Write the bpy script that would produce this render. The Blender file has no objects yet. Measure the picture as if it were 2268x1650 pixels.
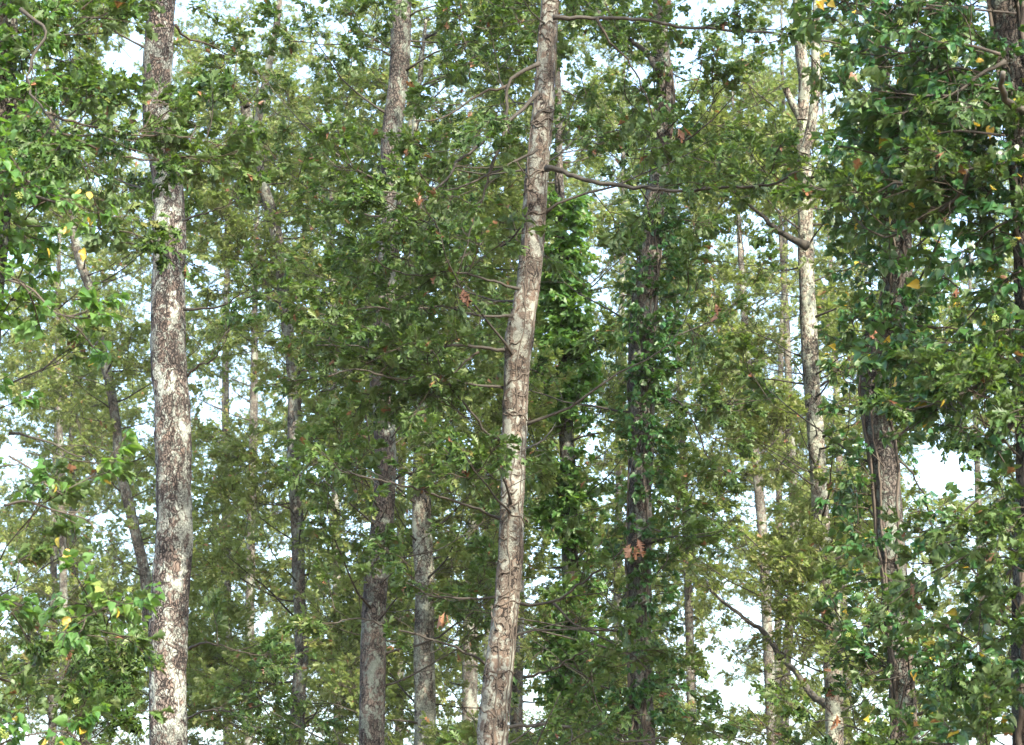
import bpy, math, random
import numpy as np
from mathutils import Vector, Matrix, Euler

# ------------------------------------------------------------------ camera, sky, sun, exposure
random.seed(7)
rng = np.random.default_rng(7)
S = bpy.context.scene
COL = S.collection
CAM = Vector((0.0, 0.0, 1.7))
PITCH = math.radians(16.0)
LENS = 65.0
TANH = 18.0 / LENS                      # tan of half the horizontal field
cam_d = bpy.data.cameras.new('camera')
cam = bpy.data.objects.new('camera', cam_d)
COL.objects.link(cam)
cam.location = CAM
cam.rotation_euler = (math.radians(90) + PITCH, 0, 0)
cam_d.lens = LENS
cam_d.sensor_width = 36.0
cam_d.clip_end = 3000.0
cam_d.dof.use_dof = True
cam_d.dof.focus_distance = 18.5
cam_d.dof.aperture_fstop = 3.6
S.camera = cam

SUN_EL, SUN_AZ = math.radians(36), math.radians(152)   # azimuth clockwise from +Y (the view direction)
world = bpy.data.worlds.new('World')
S.world = world
world.use_nodes = True
wn = world.node_tree
wn.nodes.clear()
wo = wn.nodes.new('ShaderNodeOutputWorld')
wb = wn.nodes.new('ShaderNodeBackground')
ws = wn.nodes.new('ShaderNodeTexSky')
ws.sky_type = 'NISHITA'
ws.sun_disc = False
ws.sun_elevation = SUN_EL
ws.sun_rotation = SUN_AZ
ws.air_density = 1.0
ws.dust_density = 3.0
ws.ozone_density = 1.0
wb.inputs['Strength'].default_value = 0.15
veil = wn.nodes.new('ShaderNodeMix')          # thin bright high cloud over the blue
veil.data_type = 'RGBA'
veil.blend_type = 'ADD'
veil.inputs[0].default_value = 1.0
wn.links.new(ws.outputs[0], veil.inputs[6])
veil.inputs[7].default_value = (0.72, 1.02, 1.25, 1)
wn.links.new(veil.outputs[2], wb.inputs['Color'])
wn.links.new(wb.outputs[0], wo.inputs['Surface'])

sun_d = bpy.data.lights.new('sun', 'SUN')
sun_d.energy = 3.6
sun_d.angle = math.radians(0.5)
sun_d.color = (1.0, 0.90, 0.74)
sun = bpy.data.objects.new('sun', sun_d)
COL.objects.link(sun)
sdir = Vector((math.sin(SUN_AZ) * math.cos(SUN_EL), math.cos(SUN_AZ) * math.cos(SUN_EL), math.sin(SUN_EL)))
sun.rotation_euler = sdir.to_track_quat('Z', 'Y').to_euler()
sun.location = (10, -10, 30)

S.render.engine = 'CYCLES'
S.view_settings.view_transform = 'Standard'
S.view_settings.look = 'None'
S.view_settings.exposure = 2.1
S.view_settings.gamma = 1.0
S.view_settings.use_curve_mapping = False
S.cycles.max_bounces = 7
S.cycles.diffuse_bounces = 4
S.cycles.glossy_bounces = 2
S.cycles.transmission_bounces = 3
S.cycles.transparent_max_bounces = 4
S.cycles.use_denoising = True
S.cycles.caustics_reflective = False
S.cycles.caustics_refractive = False

# ------------------------------------------------------------------ photo coordinates (2268 wide) <-> world
FW = Vector((0, math.cos(PITCH), math.sin(PITCH)))
UP = Vector((0, -math.sin(PITCH), math.cos(PITCH)))


def P(u, v, D):
    x = (u - 1134) / 1134 * TANH * D
    y = (825 - v) / 1134 * TANH * D
    return CAM + FW * D + UP * y + Vector((x, 0, 0))


def px(w, D):                            # length in metres of w photo units at distance D
    return w / 1134 * TANH * D


def proj(p):                             # n,3 -> u, v, depth
    p = np.asarray(p, dtype=float).reshape(-1, 3) - np.array(CAM)
    d = p @ np.array(FW)
    d = np.where(np.abs(d) < 1e-3, 1e-3, d)
    u = 1134 + p[:, 0] / (TANH * d) * 1134
    v = 825 - (p @ np.array(UP)) / (TANH * d) * 1134
    return u, v, d


def ground_z(x, y):
    r = max(0.0, y - 12.0)
    return r * math.tan(math.radians(4.8)) + 0.25 * math.sin(x * 0.21 + 1.0) * math.cos(y * 0.17)


# ------------------------------------------------------------------ small numeric tools
def _hash(i, j, k, seed):
    n = (i * 374761393 + j * 668265263 + k * 2147483647 + seed * 1274126177) & 0xffffffff
    n = ((n ^ (n >> 13)) * 1274126177) & 0xffffffff
    return ((n ^ (n >> 16)) & 0xffff) / 65535.0


def vnoise(p, seed=0):
    p = np.asarray(p, dtype=float)
    b = np.floor(p).astype(np.int64)
    f = p - b
    f = f * f * (3 - 2 * f)
    out = 0
    for dx in (0, 1):
        wx = f[:, 0] if dx else 1 - f[:, 0]
        for dy in (0, 1):
            wy = f[:, 1] if dy else 1 - f[:, 1]
            for dz in (0, 1):
                wz = f[:, 2] if dz else 1 - f[:, 2]
                out = out + wx * wy * wz * _hash(b[:, 0] + dx, b[:, 1] + dy, b[:, 2] + dz, seed)
    return out


def catmull(pts, rad, ds):
    """resample a polyline smoothly; returns points and radii"""
    pts = [np.array(p, dtype=float) for p in pts]
    rad = [float(r) for r in rad]
    n = len(pts)
    P_, R_ = [], []
    for i in range(n - 1):
        a, b = pts[i], pts[i + 1]
        p0 = pts[i - 1] if i > 0 else 2 * a - b
        p3 = pts[i + 2] if i + 2 < n else 2 * b - a
        L = np.linalg.norm(b - a)
        k = max(1, int(math.ceil(L / ds)))
        for s in range(k):
            t = s / k
            q = 0.5 * ((2 * a) + (-p0 + b) * t + (2 * p0 - 5 * a + 4 * b - p3) * t * t + (-p0 + 3 * a - 3 * b + p3) * t ** 3)
            P_.append(q)
            R_.append(rad[i] * (1 - t) + rad[i + 1] * t)
    P_.append(pts[-1])
    R_.append(rad[-1])
    return np.array(P_), np.array(R_)


class Geo:
    """collects vertices and faces of several pieces of one object"""
    def __init__(self):
        self.v, self.f, self.n = [], [], 0

    def add(self, v, f):
        self.v.append(np.asarray(v, dtype=float))
        self.f.extend([tuple(i + self.n for i in q) for q in f])
        self.n += len(v)

    def tube(self, pts, rad, sides=6, cap=True):
        pts = np.asarray(pts, dtype=float)
        n = len(pts)
        if n < 2:
            return
        T = np.gradient(pts, axis=0)
        T /= np.linalg.norm(T, axis=1)[:, None] + 1e-9
        ref = np.array([0, 0, 1.0]) if abs(T[0][2]) < 0.8 else np.array([1.0, 0, 0])
        A = np.cross(T, ref)
        A /= np.linalg.norm(A, axis=1)[:, None] + 1e-9
        B = np.cross(T, A)
        an = np.linspace(0, 2 * math.pi, sides, endpoint=False)
        r = np.asarray(rad, dtype=float)
        V = pts[:, None, :] + r[:, None, None] * (np.cos(an)[None, :, None] * A[:, None, :] + np.sin(an)[None, :, None] * B[:, None, :])
        F = []
        for i in range(n - 1):
            for j in range(sides):
                k = (j + 1) % sides
                F.append((i * sides + j, i * sides + k, (i + 1) * sides + k, (i + 1) * sides + j))
        if cap:
            F.append(tuple(range(sides - 1, -1, -1)))
            F.append(tuple(range((n - 1) * sides, n * sides)))
        self.add(V.reshape(-1, 3), F)

    def mesh(self, name, mat, smooth=True):
        me = bpy.data.meshes.new(name)
        v = np.concatenate(self.v) if self.v else np.zeros((0, 3))
        me.from_pydata(v.tolist(), [], self.f)
        me.materials.append(mat)
        if smooth:
            me.polygons.foreach_set('use_smooth', np.ones(len(me.polygons), dtype=bool))
        me.update()
        return me

    def build(self, name, mat, parent=None, smooth=True):
        me = self.mesh(name, mat, smooth)
        o = bpy.data.objects.new(name, me)
        COL.objects.link(o)
        if parent is not None:
            o.parent = parent
            o.matrix_parent_inverse = Matrix.Translation(-parent.location)
        return o


def empty(name, loc, label, cat, group=None):
    o = bpy.data.objects.new(name, None)
    o.empty_display_size = 0.3
    o.location = loc
    COL.objects.link(o)
    o['label'] = label
    o['category'] = cat
    if group:
        o['group'] = group
    return o


# ------------------------------------------------------------------ materials
def NT(name):
    m = bpy.data.materials.new(name)
    m.use_nodes = True
    t = m.node_tree
    t.nodes.clear()
    o = t.nodes.new('ShaderNodeOutputMaterial')
    return m, t, o


def ramp(t, stops, fac, interp='LINEAR'):
    r = t.nodes.new('ShaderNodeValToRGB')
    r.color_ramp.interpolation = interp
    e = r.color_ramp.elements
    while len(e) > 1:
        e.remove(e[-1])
    e[0].position = stops[0][0]
    e[0].color = tuple(stops[0][1]) + (1,) if isinstance(stops[0][1], (tuple, list)) else (stops[0][1],) * 3 + (1,)
    for p, c in stops[1:]:
        q = e.new(p)
        q.color = tuple(c) + (1,) if isinstance(c, (tuple, list)) else (c,) * 3 + (1,)
    t.links.new(fac, r.inputs[0])
    return r.outputs[0]


def mixc(t, fac, a, b, mode='MIX'):
    m = t.nodes.new('ShaderNodeMix')
    m.data_type = 'RGBA'
    m.blend_type = mode
    for s, val in ((0, fac), (6, a), (7, b)):
        if hasattr(val, 'is_linked'):
            t.links.new(val, m.inputs[s])
        elif isinstance(val, (tuple, list)):
            m.inputs[s].default_value = tuple(val) + (1,)
        else:
            m.inputs[s].default_value = val
    return m.outputs[2]


def mth(t, op, a, b=0.0, c=None):
    m = t.nodes.new('ShaderNodeMath')
    m.operation = op
    for s, val in ((0, a), (1, b)) + (((2, c),) if c is not None else ()):
        if hasattr(val, 'is_linked'):
            t.links.new(val, m.inputs[s])
        else:
            m.inputs[s].default_value = val
    return m.outputs[0]


def noise(t, vec, scale, detail=3, rough=0.55):
    n = t.nodes.new('ShaderNodeTexNoise')
    n.inputs['Scale'].default_value = scale
    n.inputs['Detail'].default_value = detail
    n.inputs['Roughness'].default_value = rough
    t.links.new(vec, n.inputs['Vector'])
    return n.outputs[0]


def leaf_mat(name, cols, under, trans, gloss=0.45, spec=0.45, tfac=0.35, veins=True):
    """cols: ramp stops over a per-leaf random; under: colour of the leaf's paler underside; trans: transmitted light colour"""
    m, t, o = NT(name)
    oi = t.nodes.new('ShaderNodeObjectInfo')
    ge = t.nodes.new('ShaderNodeNewGeometry')
    tc = t.nodes.new('ShaderNodeTexCoord')
    r = mth(t, 'FRACT', mth(t, 'ADD', mth(t, 'MULTIPLY', oi.outputs['Random'], 7.13), mth(t, 'MULTIPLY', ge.outputs['Random Per Island'], 3.7)))
    r2 = mth(t, 'ADD', mth(t, 'MULTIPLY', r, 0.6), mth(t, 'MULTIPLY', oi.outputs['Random'], 0.4))
    base = ramp(t, cols, r2)
    nz = noise(t, tc.outputs['Object'], 22, 2)
    base = mixc(t, mth(t, 'MULTIPLY', nz, 0.5), base, tuple(c * 0.6 for c in cols[0][1]))
    und = mixc(t, 0.55, base, under)
    c = mixc(t, ge.outputs['Backfacing'], base, und)
    b = t.nodes.new('ShaderNodeBsdfPrincipled')
    t.links.new(c, b.inputs['Base Color'])
    b.inputs['Roughness'].default_value = gloss
    b.inputs['Specular IOR Level'].default_value = spec
    tr = t.nodes.new('ShaderNodeBsdfTranslucent')
    tcol = mixc(t, r, trans, tuple(x * y for x, y in zip(trans, (0.6, 0.75, 0.6))))
    t.links.new(tcol, tr.inputs['Color'])
    mx = t.nodes.new('ShaderNodeMixShader')
    mx.inputs[0].default_value = tfac
    t.links.new(b.outputs[0], mx.inputs[1])
    t.links.new(tr.outputs[0], mx.inputs[2])
    t.links.new(mx.outputs[0], o.inputs['Surface'])
    return m


M = {}
M['oak_leaf'] = leaf_mat('oak_leaf', [(0, (0.034, 0.084, 0.020)), (0.45, (0.062, 0.128, 0.028)), (0.75, (0.108, 0.170, 0.036)), (0.94, (0.16, 0.18, 0.05)), (1.0, (0.24, 0.13, 0.05))],
                         (0.12, 0.18, 0.085), (0.22, 0.36, 0.04), gloss=0.48, spec=0.42)
M['far_leaf'] = leaf_mat('far_leaf', [(0, (0.064, 0.105, 0.027)), (0.4, (0.120, 0.168, 0.040)), (0.75, (0.200, 0.220, 0.062)), (0.95, (0.25, 0.23, 0.09)), (1.0, (0.27, 0.17, 0.08))],
                         (0.17, 0.205, 0.10), (0.34, 0.42, 0.09), gloss=0.5, spec=0.42, tfac=0.4)
M['bright_leaf'] = leaf_mat('bright_leaf', [(0, (0.055, 0.13, 0.022)), (0.5, (0.085, 0.18, 0.03)), (1.0, (0.15, 0.22, 0.04))],
                            (0.14, 0.22, 0.08), (0.28, 0.45, 0.05))
M['ivy_leaf'] = leaf_mat('ivy_leaf', [(0, (0.016, 0.065, 0.020)), (0.5, (0.030, 0.100, 0.026)), (0.85, (0.055, 0.13, 0.03)), (1.0, (0.14, 0.18, 0.04))],
                         (0.10, 0.17, 0.07), (0.14, 0.28, 0.03), gloss=0.38, spec=0.5, tfac=0.22)
M['light_ivy_leaf'] = leaf_mat('light_ivy_leaf', [(0, (0.035, 0.10, 0.028)), (0.5, (0.06, 0.145, 0.035)), (0.85, (0.12, 0.21, 0.05)), (1.0, (0.26, 0.27, 0.07))],
                               (0.12, 0.22, 0.07), (0.26, 0.46, 0.05), gloss=0.45, spec=0.35, tfac=0.32)
M['yellow_leaf'] = leaf_mat('yellow_leaf', [(0, (0.50, 0.30, 0.04)), (0.5, (0.55, 0.40, 0.06)), (1.0, (0.38, 0.36, 0.06))], (0.6, 0.42, 0.1), (0.75, 0.5, 0.04))
M['brown_leaf'] = leaf_mat('brown_leaf', [(0, (0.20, 0.085, 0.045)), (1.0, (0.34, 0.17, 0.09))], (0.32, 0.19, 0.12), (0.34, 0.15, 0.05))


def plain(name, col, rough=0.8, var=0.4, scale=30):
    m, t, o = NT(name)
    tc = t.nodes.new('ShaderNodeTexCoord')
    nz = noise(t, tc.outputs['Object'], scale, 4)
    c = mixc(t, nz, tuple(x * (1 - var) for x in col), tuple(x * (1 + var) for x in col))
    b = t.nodes.new('ShaderNodeBsdfPrincipled')
    t.links.new(c, b.inputs['Base Color'])
    b.inputs['Roughness'].default_value = rough
    b.inputs['Specular IOR Level'].default_value = 0.25
    bp = t.nodes.new('ShaderNodeBump')
    bp.inputs['Strength'].default_value = 0.5
    bp.inputs['Distance'].default_value = 0.004
    t.links.new(nz, bp.inputs['Height'])
    t.links.new(bp.outputs[0], b.inputs['Normal'])
    t.links.new(b.outputs[0], o.inputs['Surface'])
    return m


M['twig'] = plain('twig', (0.046, 0.038, 0.028))
M['branch'] = plain('branch', (0.044, 0.040, 0.033), scale=18)
M['pale_branch'] = plain('pale_branch', (0.080, 0.074, 0.062), scale=18)
M['ivy_stem'] = plain('ivy_stem', (0.076, 0.064, 0.052), scale=25)
M['umbel'] = plain('umbel', (0.27, 0.33, 0.09), rough=0.6, var=0.25)
M['gall'] = plain('gall', (0.26, 0.11, 0.05), rough=0.5, var=0.25)
M['litter'] = plain('litter', (0.13, 0.085, 0.05), scale=3)
M['moss'] = plain('moss', (0.06, 0.07, 0.045), scale=60, var=0.5)


def bark(name, base, dark, lichen, amount, moss=0.15, cell=26.0, crack=0.10, fleck=0.5, seed=0.0, patchy=2.4):
    m, t, o = NT(name)
    tc = t.nodes.new('ShaderNodeTexCoord')
    mp = t.nodes.new('ShaderNodeMapping')
    mp.inputs['Location'].default_value = (seed, seed * 1.7, seed * 0.3)
    t.links.new(tc.outputs['Object'], mp.inputs['Vector'])
    v = mp.outputs[0]
    # wobble the coordinates so the cracks wander
    nv = t.nodes.new('ShaderNodeTexNoise')
    nv.inputs['Scale'].default_value = 9.0
    nv.inputs['Detail'].default_value = 4
    t.links.new(v, nv.inputs['Vector'])
    va = t.nodes.new('ShaderNodeVectorMath')
    va.operation = 'MULTIPLY_ADD'
    t.links.new(nv.outputs['Color'], va.inputs[0])
    va.inputs[1].default_value = (0.11, 0.11, 0.20)
    t.links.new(v, va.inputs[2])
    mp2 = t.nodes.new('ShaderNodeMapping')
    mp2.inputs['Scale'].default_value = (1, 1, 0.42)
    t.links.new(va.outputs[0], mp2.inputs['Vector'])
    vo = t.nodes.new('ShaderNodeTexVoronoi')
    vo.feature = 'DISTANCE_TO_EDGE'
    vo.inputs['Scale'].default_value = cell
    t.links.new(mp2.outputs[0], vo.inputs['Vector'])
    vc = t.nodes.new('ShaderNodeTexVoronoi')
    vc.inputs['Scale'].default_value = cell
    t.links.new(mp2.outputs[0], vc.inputs['Vector'])
    sep = t.nodes.new('ShaderNodeSeparateColor')
    t.links.new(vc.outputs['Color'], sep.inputs[0])
    fine = noise(t, v, 75, 5, 0.65)
    mid = noise(t, va.outputs[0], 17, 5, 0.6)
    big = noise(t, v, patchy, 5, 0.62)
    big2 = noise(t, mp2.outputs[0], patchy * 2.7, 6, 0.7)
    wob = mth(t, 'ADD', vo.outputs['Distance'], mth(t, 'MULTIPLY', mth(t, 'SUBTRACT', big2, 0.5), 0.55))
    cracks = ramp(t, [(0.0, 0.0), (crack, 0.75), (crack * 2.2, 1.0)], wob)
    # plates differ from one another
    c = mixc(t, mth(t, 'MULTIPLY', sep.outputs[0], 0.55), base, tuple(x * 0.45 for x in base))
    c = mixc(t, ramp(t, [(0.42, 0.0), (0.6, 1.0)], fine), c, tuple(min(1, x * 1.45) for x in base))
    patch = ramp(t, [(0.50, 0.0), (0.58, 1.0)], noise(t, v, patchy * 1.9, 4, 0.6))
    c = mixc(t, mth(t, 'MULTIPLY', patch, 0.7), c, (min(1, base[0] * 1.75), min(1, base[1] * 1.6), min(1, base[2] * 1.5)))
    # crusty lichen: large islands with ragged rims, and flecks
    li = ramp(t, [(0.56 - amount * 0.16, 0.0), (0.60 - amount * 0.16, 1.0)], mth(t, 'ADD', mth(t, 'MULTIPLY', big2, 0.6), mth(t, 'MULTIPLY', mid, 0.4)))
    fl = ramp(t, [(0.60 - fleck * 0.10, 0.0), (0.63 - fleck * 0.10, 1.0)], mid)
    lcol = mixc(t, fine, tuple(x * 0.62 for x in lichen), tuple(min(1, x * 1.3) for x in lichen))
    c = mixc(t, mth(t, 'MULTIPLY', fl, 0.75), c, mixc(t, 0.5, lcol, base))
    c = mixc(t, mth(t, 'MULTIPLY', li, 0.9), c, lcol)
    # dark, weathered zones and mossy soot
    dk = ramp(t, [(0.38 + moss * 0.4, 1.0), (0.47 + moss * 0.4, 0.0)], big)
    c = mixc(t, mth(t, 'MULTIPLY', dk, ramp(t, [(0.35, 0.9), (0.55, 0.35)], fine)), c, dark)
    c = mixc(t, cracks, dark, c)
    b = t.nodes.new('ShaderNodeBsdfPrincipled')
    t.links.new(c, b.inputs['Base Color'])
    b.inputs['Roughness'].default_value = 0.88
    b.inputs['Specular IOR Level'].default_value = 0.2
    h = mth(t, 'ADD', mth(t, 'MULTIPLY', cracks, 0.7), mth(t, 'ADD', mth(t, 'MULTIPLY', fine, 0.35), mth(t, 'MULTIPLY', mid, 0.8)))
    bp = t.nodes.new('ShaderNodeBump')
    bp.inputs['Strength'].default_value = 0.9
    bp.inputs['Distance'].default_value = 0.012
    t.links.new(h, bp.inputs['Height'])
    t.links.new(bp.outputs[0], b.inputs['Normal'])
    t.links.new(b.outputs[0], o.inputs['Surface'])
    return m


M['bark_rough'] = bark('bark_rough', (0.105, 0.088, 0.078), (0.012, 0.011, 0.011), (0.30, 0.335, 0.30), 0.40, moss=0.25, cell=36, crack=0.11, fleck=0.55)
M['bark_smooth'] = bark('bark_smooth', (0.082, 0.068, 0.056), (0.018, 0.015, 0.013), (0.22, 0.235, 0.205), 0.38, moss=0.12, cell=20, crack=0.02, fleck=0.45, seed=3.1)
M['bark_dark'] = bark('bark_dark', (0.088, 0.077, 0.068), (0.012, 0.011, 0.011), (0.17, 0.20, 0.17), 0.30, moss=0.22, cell=30, crack=0.08, fleck=0.40, seed=5.7)
M['bark_pale'] = bark('bark_pale', (0.140, 0.124, 0.104), (0.024, 0.023, 0.020), (0.29, 0.32, 0.26), 0.50, moss=0.16, cell=30, crack=0.06, fleck=0.55, seed=9.2)
M['bark_far'] = bark('bark_far', (0.100, 0.090, 0.077), (0.018, 0.018, 0.016), (0.20, 0.225, 0.19), 0.35, moss=0.14, cell=40, crack=0.06, fleck=0.5, seed=12.2)

# ------------------------------------------------------------------ leaves and sprays
OAK_N = [(0.0, 0.012), (0.12, 0.03), (0.24, 0.15), (0.23, 0.05), (0.44, 0.27), (0.38, 0.06), (0.66, 0.37), (0.56, 0.08), (0.84, 0.32), (0.75, 0.09), (0.97, 0.13)]
OAK_F = [(0.0, 0.01), (0.28, 0.19), (0.30, 0.06), (0.60, 0.36), (0.56, 0.09), (0.88, 0.28)]
IVY = [(0.0, 0.03), (0.0, 0.17), (0.06, 0.29), (0.15, 0.37), (0.27, 0.40), (0.42, 0.36), (0.58, 0.26), (0.74, 0.15), (0.88, 0.06)]
IVY_L = [(0.0, 0.04), (-0.05, 0.30), (0.20, 0.52), (0.33, 0.30), (0.62, 0.34), (0.74, 0.18)]


def leaf_geo(kind, rg):
    """one leaf along +X, length 1, normal +Z: two halves folded at the midrib, curled along it"""
    prof = {'oak': OAK_N, 'far': OAK_F, 'ivy': IVY, 'ivyl': IVY_L}[kind]
    fold = rg.uniform(0.10, 0.55)
    curl = rg.uniform(-0.10, 0.55)
    w = rg.uniform(0.85, 1.25)
    V = [(0, 0, 0), (1, 0, -curl * 0.5)]
    if kind == 'oak':
        mids = [0.30, 0.68]
    elif kind == 'far':
        mids = [0.5]
    else:
        mids = [0.45]
    for x in mids:
        V.append((x, 0, -curl * 0.5 * x * x - 0.02))
    nm = len(V)
    F = []
    mid_idx = [0] + list(range(2, nm)) + [1]
    mid_x = [0] + mids + [1]
    for sgn in (1, -1):
        start = len(V)
        for x, y in prof:
            yy = y * w * sgn * (1 + rg.uniform(-0.12, 0.12))
            V.append((x, yy, abs(yy) * fold - curl * 0.5 * x * x + rg.uniform(-0.02, 0.02)))
        segs = len(mid_idx) - 1
        xs = [p[0] for p in prof]
        # split the rim at the midrib stations so each strip stays nearly flat
        cuts = [0]
        for x in mids:
            cuts.append(min(range(len(xs)), key=lambda i: abs(xs[i] - x)))
        cuts.append(len(xs) - 1)
        for s in range(segs):
            a, b = cuts[s], cuts[s + 1]
            rim = [start + i for i in range(a, b + 1)]
            face = [mid_idx[s]] + rim + [mid_idx[s + 1]]
            if sgn > 0:
                face = face[::-1]
            F.append(tuple(face))
    return np.array(V), F


def frame(xd, roll=0.0, up=(0, 0, 1)):
    x = np.array(xd, dtype=float)
    x /= np.linalg.norm(x) + 1e-9
    u = np.array(up, dtype=float)
    y = np.cross(u, x)
    if np.linalg.norm(y) < 1e-3:
        y = np.cross(np.array([1.0, 0.2, 0]), x)
    y /= np.linalg.norm(y)
    z = np.cross(x, y)
    c, s = math.cos(roll), math.sin(roll)
    y2 = c * y + s * z
    z2 = np.cross(x, y2)
    return np.stack([x, y2, z2], axis=1)


def spray_plan(kind, rg, L, nsub, per, leaf):
    """a leafy twig along +X. returns (twig polylines, leaf placements)"""
    twigs, leaves = [], []
    main = [np.zeros(3)]
    d = np.array([1.0, 0, 0.12])
    n = 5
    for i in range(n):
        d = d + rg.normal(0, 0.16, 3) * np.array([0.3, 1, 0.7])
        d /= np.linalg.norm(d)
        main.append(main[-1] + d * L / n)
    twigs.append((main, 0.006, 0.0022))
    tips = [(main[-1], d)]
    for s in range(nsub):
        t = rg.uniform(0.15, 0.95)
        k = min(n - 1, int(t * n))
        p = main[k] + (main[k + 1] - main[k]) * (t * n - k)
        a = rg.choice([-1, 1]) * rg.uniform(0.5, 1.2)
        dd = np.array([math.cos(a), math.sin(a), rg.uniform(-0.35, 0.45)])
        l2 = L * rg.uniform(0.25, 0.55)
        q = [p]
        for _ in range(3):
            dd = dd + rg.normal(0, 0.15, 3)
            dd /= np.linalg.norm(dd)
            q.append(q[-1] + dd * l2 / 3)
        twigs.append((q, 0.0035, 0.0016))
        tips.append((q[-1], dd))
        tips.append((q[2], dd))
    for tip, dd in tips:
        m = max(2, int(rg.normal(per, 1)))
        for k in range(m):
            ang = rg.uniform(0, 2 * math.pi)
            spread = rg.uniform(0.35, 1.25)
            side = frame(dd)
            ld = math.cos(spread) * side[:, 0] + math.sin(spread) * (math.cos(ang) * side[:, 1] + 0.55 * math.sin(ang) * side[:, 2])
            ld = ld + np.array([0, 0, -rg.uniform(0.0, 0.45) if kind in ('oak', 'far') else -rg.uniform(0.2, 0.9)])
            R = frame(ld, rg.normal(0, 0.55))
            sc = leaf * rg.uniform(0.6, 1.2)
            pos = tip - dd * rg.uniform(0, 0.05) + ld / np.linalg.norm(ld) * 0.012
            leaves.append((pos, R, sc, int(rg.integers(0, 6))))
    return twigs, leaves


LEAFV = {k: [leaf_geo(k, np.random.default_rng(50 + i)) for i in range(6)] for k in ('oak', 'far', 'ivy', 'ivyl')}
SPRAY_PLANS = {}


def spray_meshes(tag, kind, mat, count, L, nsub, per, leaf, seed, umbels=0.0, odd=None):
    """prototype sprays, kept in a collection that only the foliage node groups read"""
    col = bpy.data.collections.new(tag)
    plans = []
    for i in range(count):
        rg = np.random.default_rng(seed + i)
        tw, lv = spray_plan(kind, rg, L, nsub, per, leaf)
        g = Geo()
        for q, r0, r1 in tw:
            g.tube(q, np.linspace(r0, r1, len(q)), 3, cap=False)
        ntw = len(g.f)
        for pos, R, sc, k in lv:
            v, f = LEAFV[kind][k]
            g.add(v @ (R.T * sc) + pos, f)
        nlf = len(g.f)
        me = g.mesh(tag, M['twig'], smooth=True)
        me.materials.append(mat)
        me.materials.append(M[odd] if odd else mat)
        idx = np.ones(len(me.polygons), dtype=np.int32)
        idx[:ntw] = 0
        if odd:                                     # an odd leaf of another colour
            per_leaf = len(LEAFV[kind][0][1])
            for li in range(len(lv)):
                if rg.random() < 0.014:
                    idx[ntw + li * per_leaf: ntw + (li + 1) * per_leaf] = 2
        me.polygons.foreach_set('material_index', idx)
        me.update()
        o = bpy.data.objects.new('%s_%02d' % (tag, i), me)
        col.objects.link(o)
        plans.append((tw, lv))
    SPRAY_PLANS[tag] = (kind, mat, plans)
    return col


SPR = {}
SPR['oak'] = spray_meshes('oak_spray', 'oak', M['oak_leaf'], 10, 0.42, 6, 5.0, 0.090, 100, odd='brown_leaf')
SPR['bright'] = spray_meshes('bright_spray', 'oak', M['bright_leaf'], 6, 0.40, 5, 3.4, 0.115, 200, odd='oak_leaf')
SPR['far'] = spray_meshes('far_spray', 'far', M['far_leaf'], 12, 0.55, 11, 5.4, 0.079, 300, odd='brown_leaf')
SPR['ivy'] = spray_meshes('ivy_spray', 'ivy', M['ivy_leaf'], 8, 0.30, 4, 3.0, 0.073, 400, odd='yellow_leaf')
SPR['lightivy'] = spray_meshes('light_ivy_spray', 'ivy', M['light_ivy_leaf'], 6, 0.28, 4, 2.6, 0.072, 500, odd='yellow_leaf')
SPR['climb'] = spray_meshes('climbing_ivy_spray', 'ivyl', M['ivy_leaf'], 6, 0.22, 3, 2.6, 0.065, 600)
SPR['sunlit_tint_climb'] = spray_meshes('sunlit_tint_ivy_spray', 'ivyl', M['light_ivy_leaf'], 5, 0.22, 3, 2.6, 0.075, 700)  # sunlight on the ivy column is put into this lighter leaf colour
SPRAY_TAG = {'sunlit_tint_climb': 'sunlit_tint_ivy_spray', 'oak': 'oak_spray', 'bright': 'bright_spray', 'far': 'far_spray', 'ivy': 'ivy_spray', 'lightivy': 'light_ivy_spray', 'climb': 'climbing_ivy_spray'}


def gn_group(col):
    g = bpy.data.node_groups.new('foliage_' + col.name, 'GeometryNodeTree')
    g.interface.new_socket('Geometry', in_out='INPUT', socket_type='NodeSocketGeometry')
    g.interface.new_socket('Geometry', in_out='OUTPUT', socket_type='NodeSocketGeometry')
    N = g.nodes.new
    gi, go = N('NodeGroupInput'), N('NodeGroupOutput')
    iop = N('GeometryNodeInstanceOnPoints')
    ci = N('GeometryNodeCollectionInfo')
    ci.inputs['Collection'].default_value = col
    ci.inputs['Separate Children'].default_value = True
    ci.inputs['Reset Children'].default_value = True
    iop.inputs['Pick Instance'].default_value = True

    def attr(name, ty):
        a = N('GeometryNodeInputNamedAttribute')
        a.data_type = ty
        a.inputs['Name'].default_value = name
        return a.outputs[0]
    L = g.links.new
    L(gi.outputs[0], iop.inputs['Points'])
    L(ci.outputs[0], iop.inputs['Instance'])
    L(attr('idx', 'INT'), iop.inputs['Instance Index'])
    e2r = N('FunctionNodeEulerToRotation')
    L(attr('rot', 'FLOAT_VECTOR'), e2r.inputs[0])
    L(e2r.outputs[0], iop.inputs['Rotation'])
    L(attr('scl', 'FLOAT'), iop.inputs['Scale'])
    L(iop.outputs[0], go.inputs[0])
    return g


GN = {k: gn_group(c) for k, c in SPR.items()}


def eulers(R):
    y = -np.arcsin(np.clip(R[:, 2, 0], -1, 1))
    x = np.arctan2(R[:, 2, 1], R[:, 2, 2])
    z = np.arctan2(R[:, 1, 0], R[:, 0, 0])
    return np.stack([x, y, z], axis=1)


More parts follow.
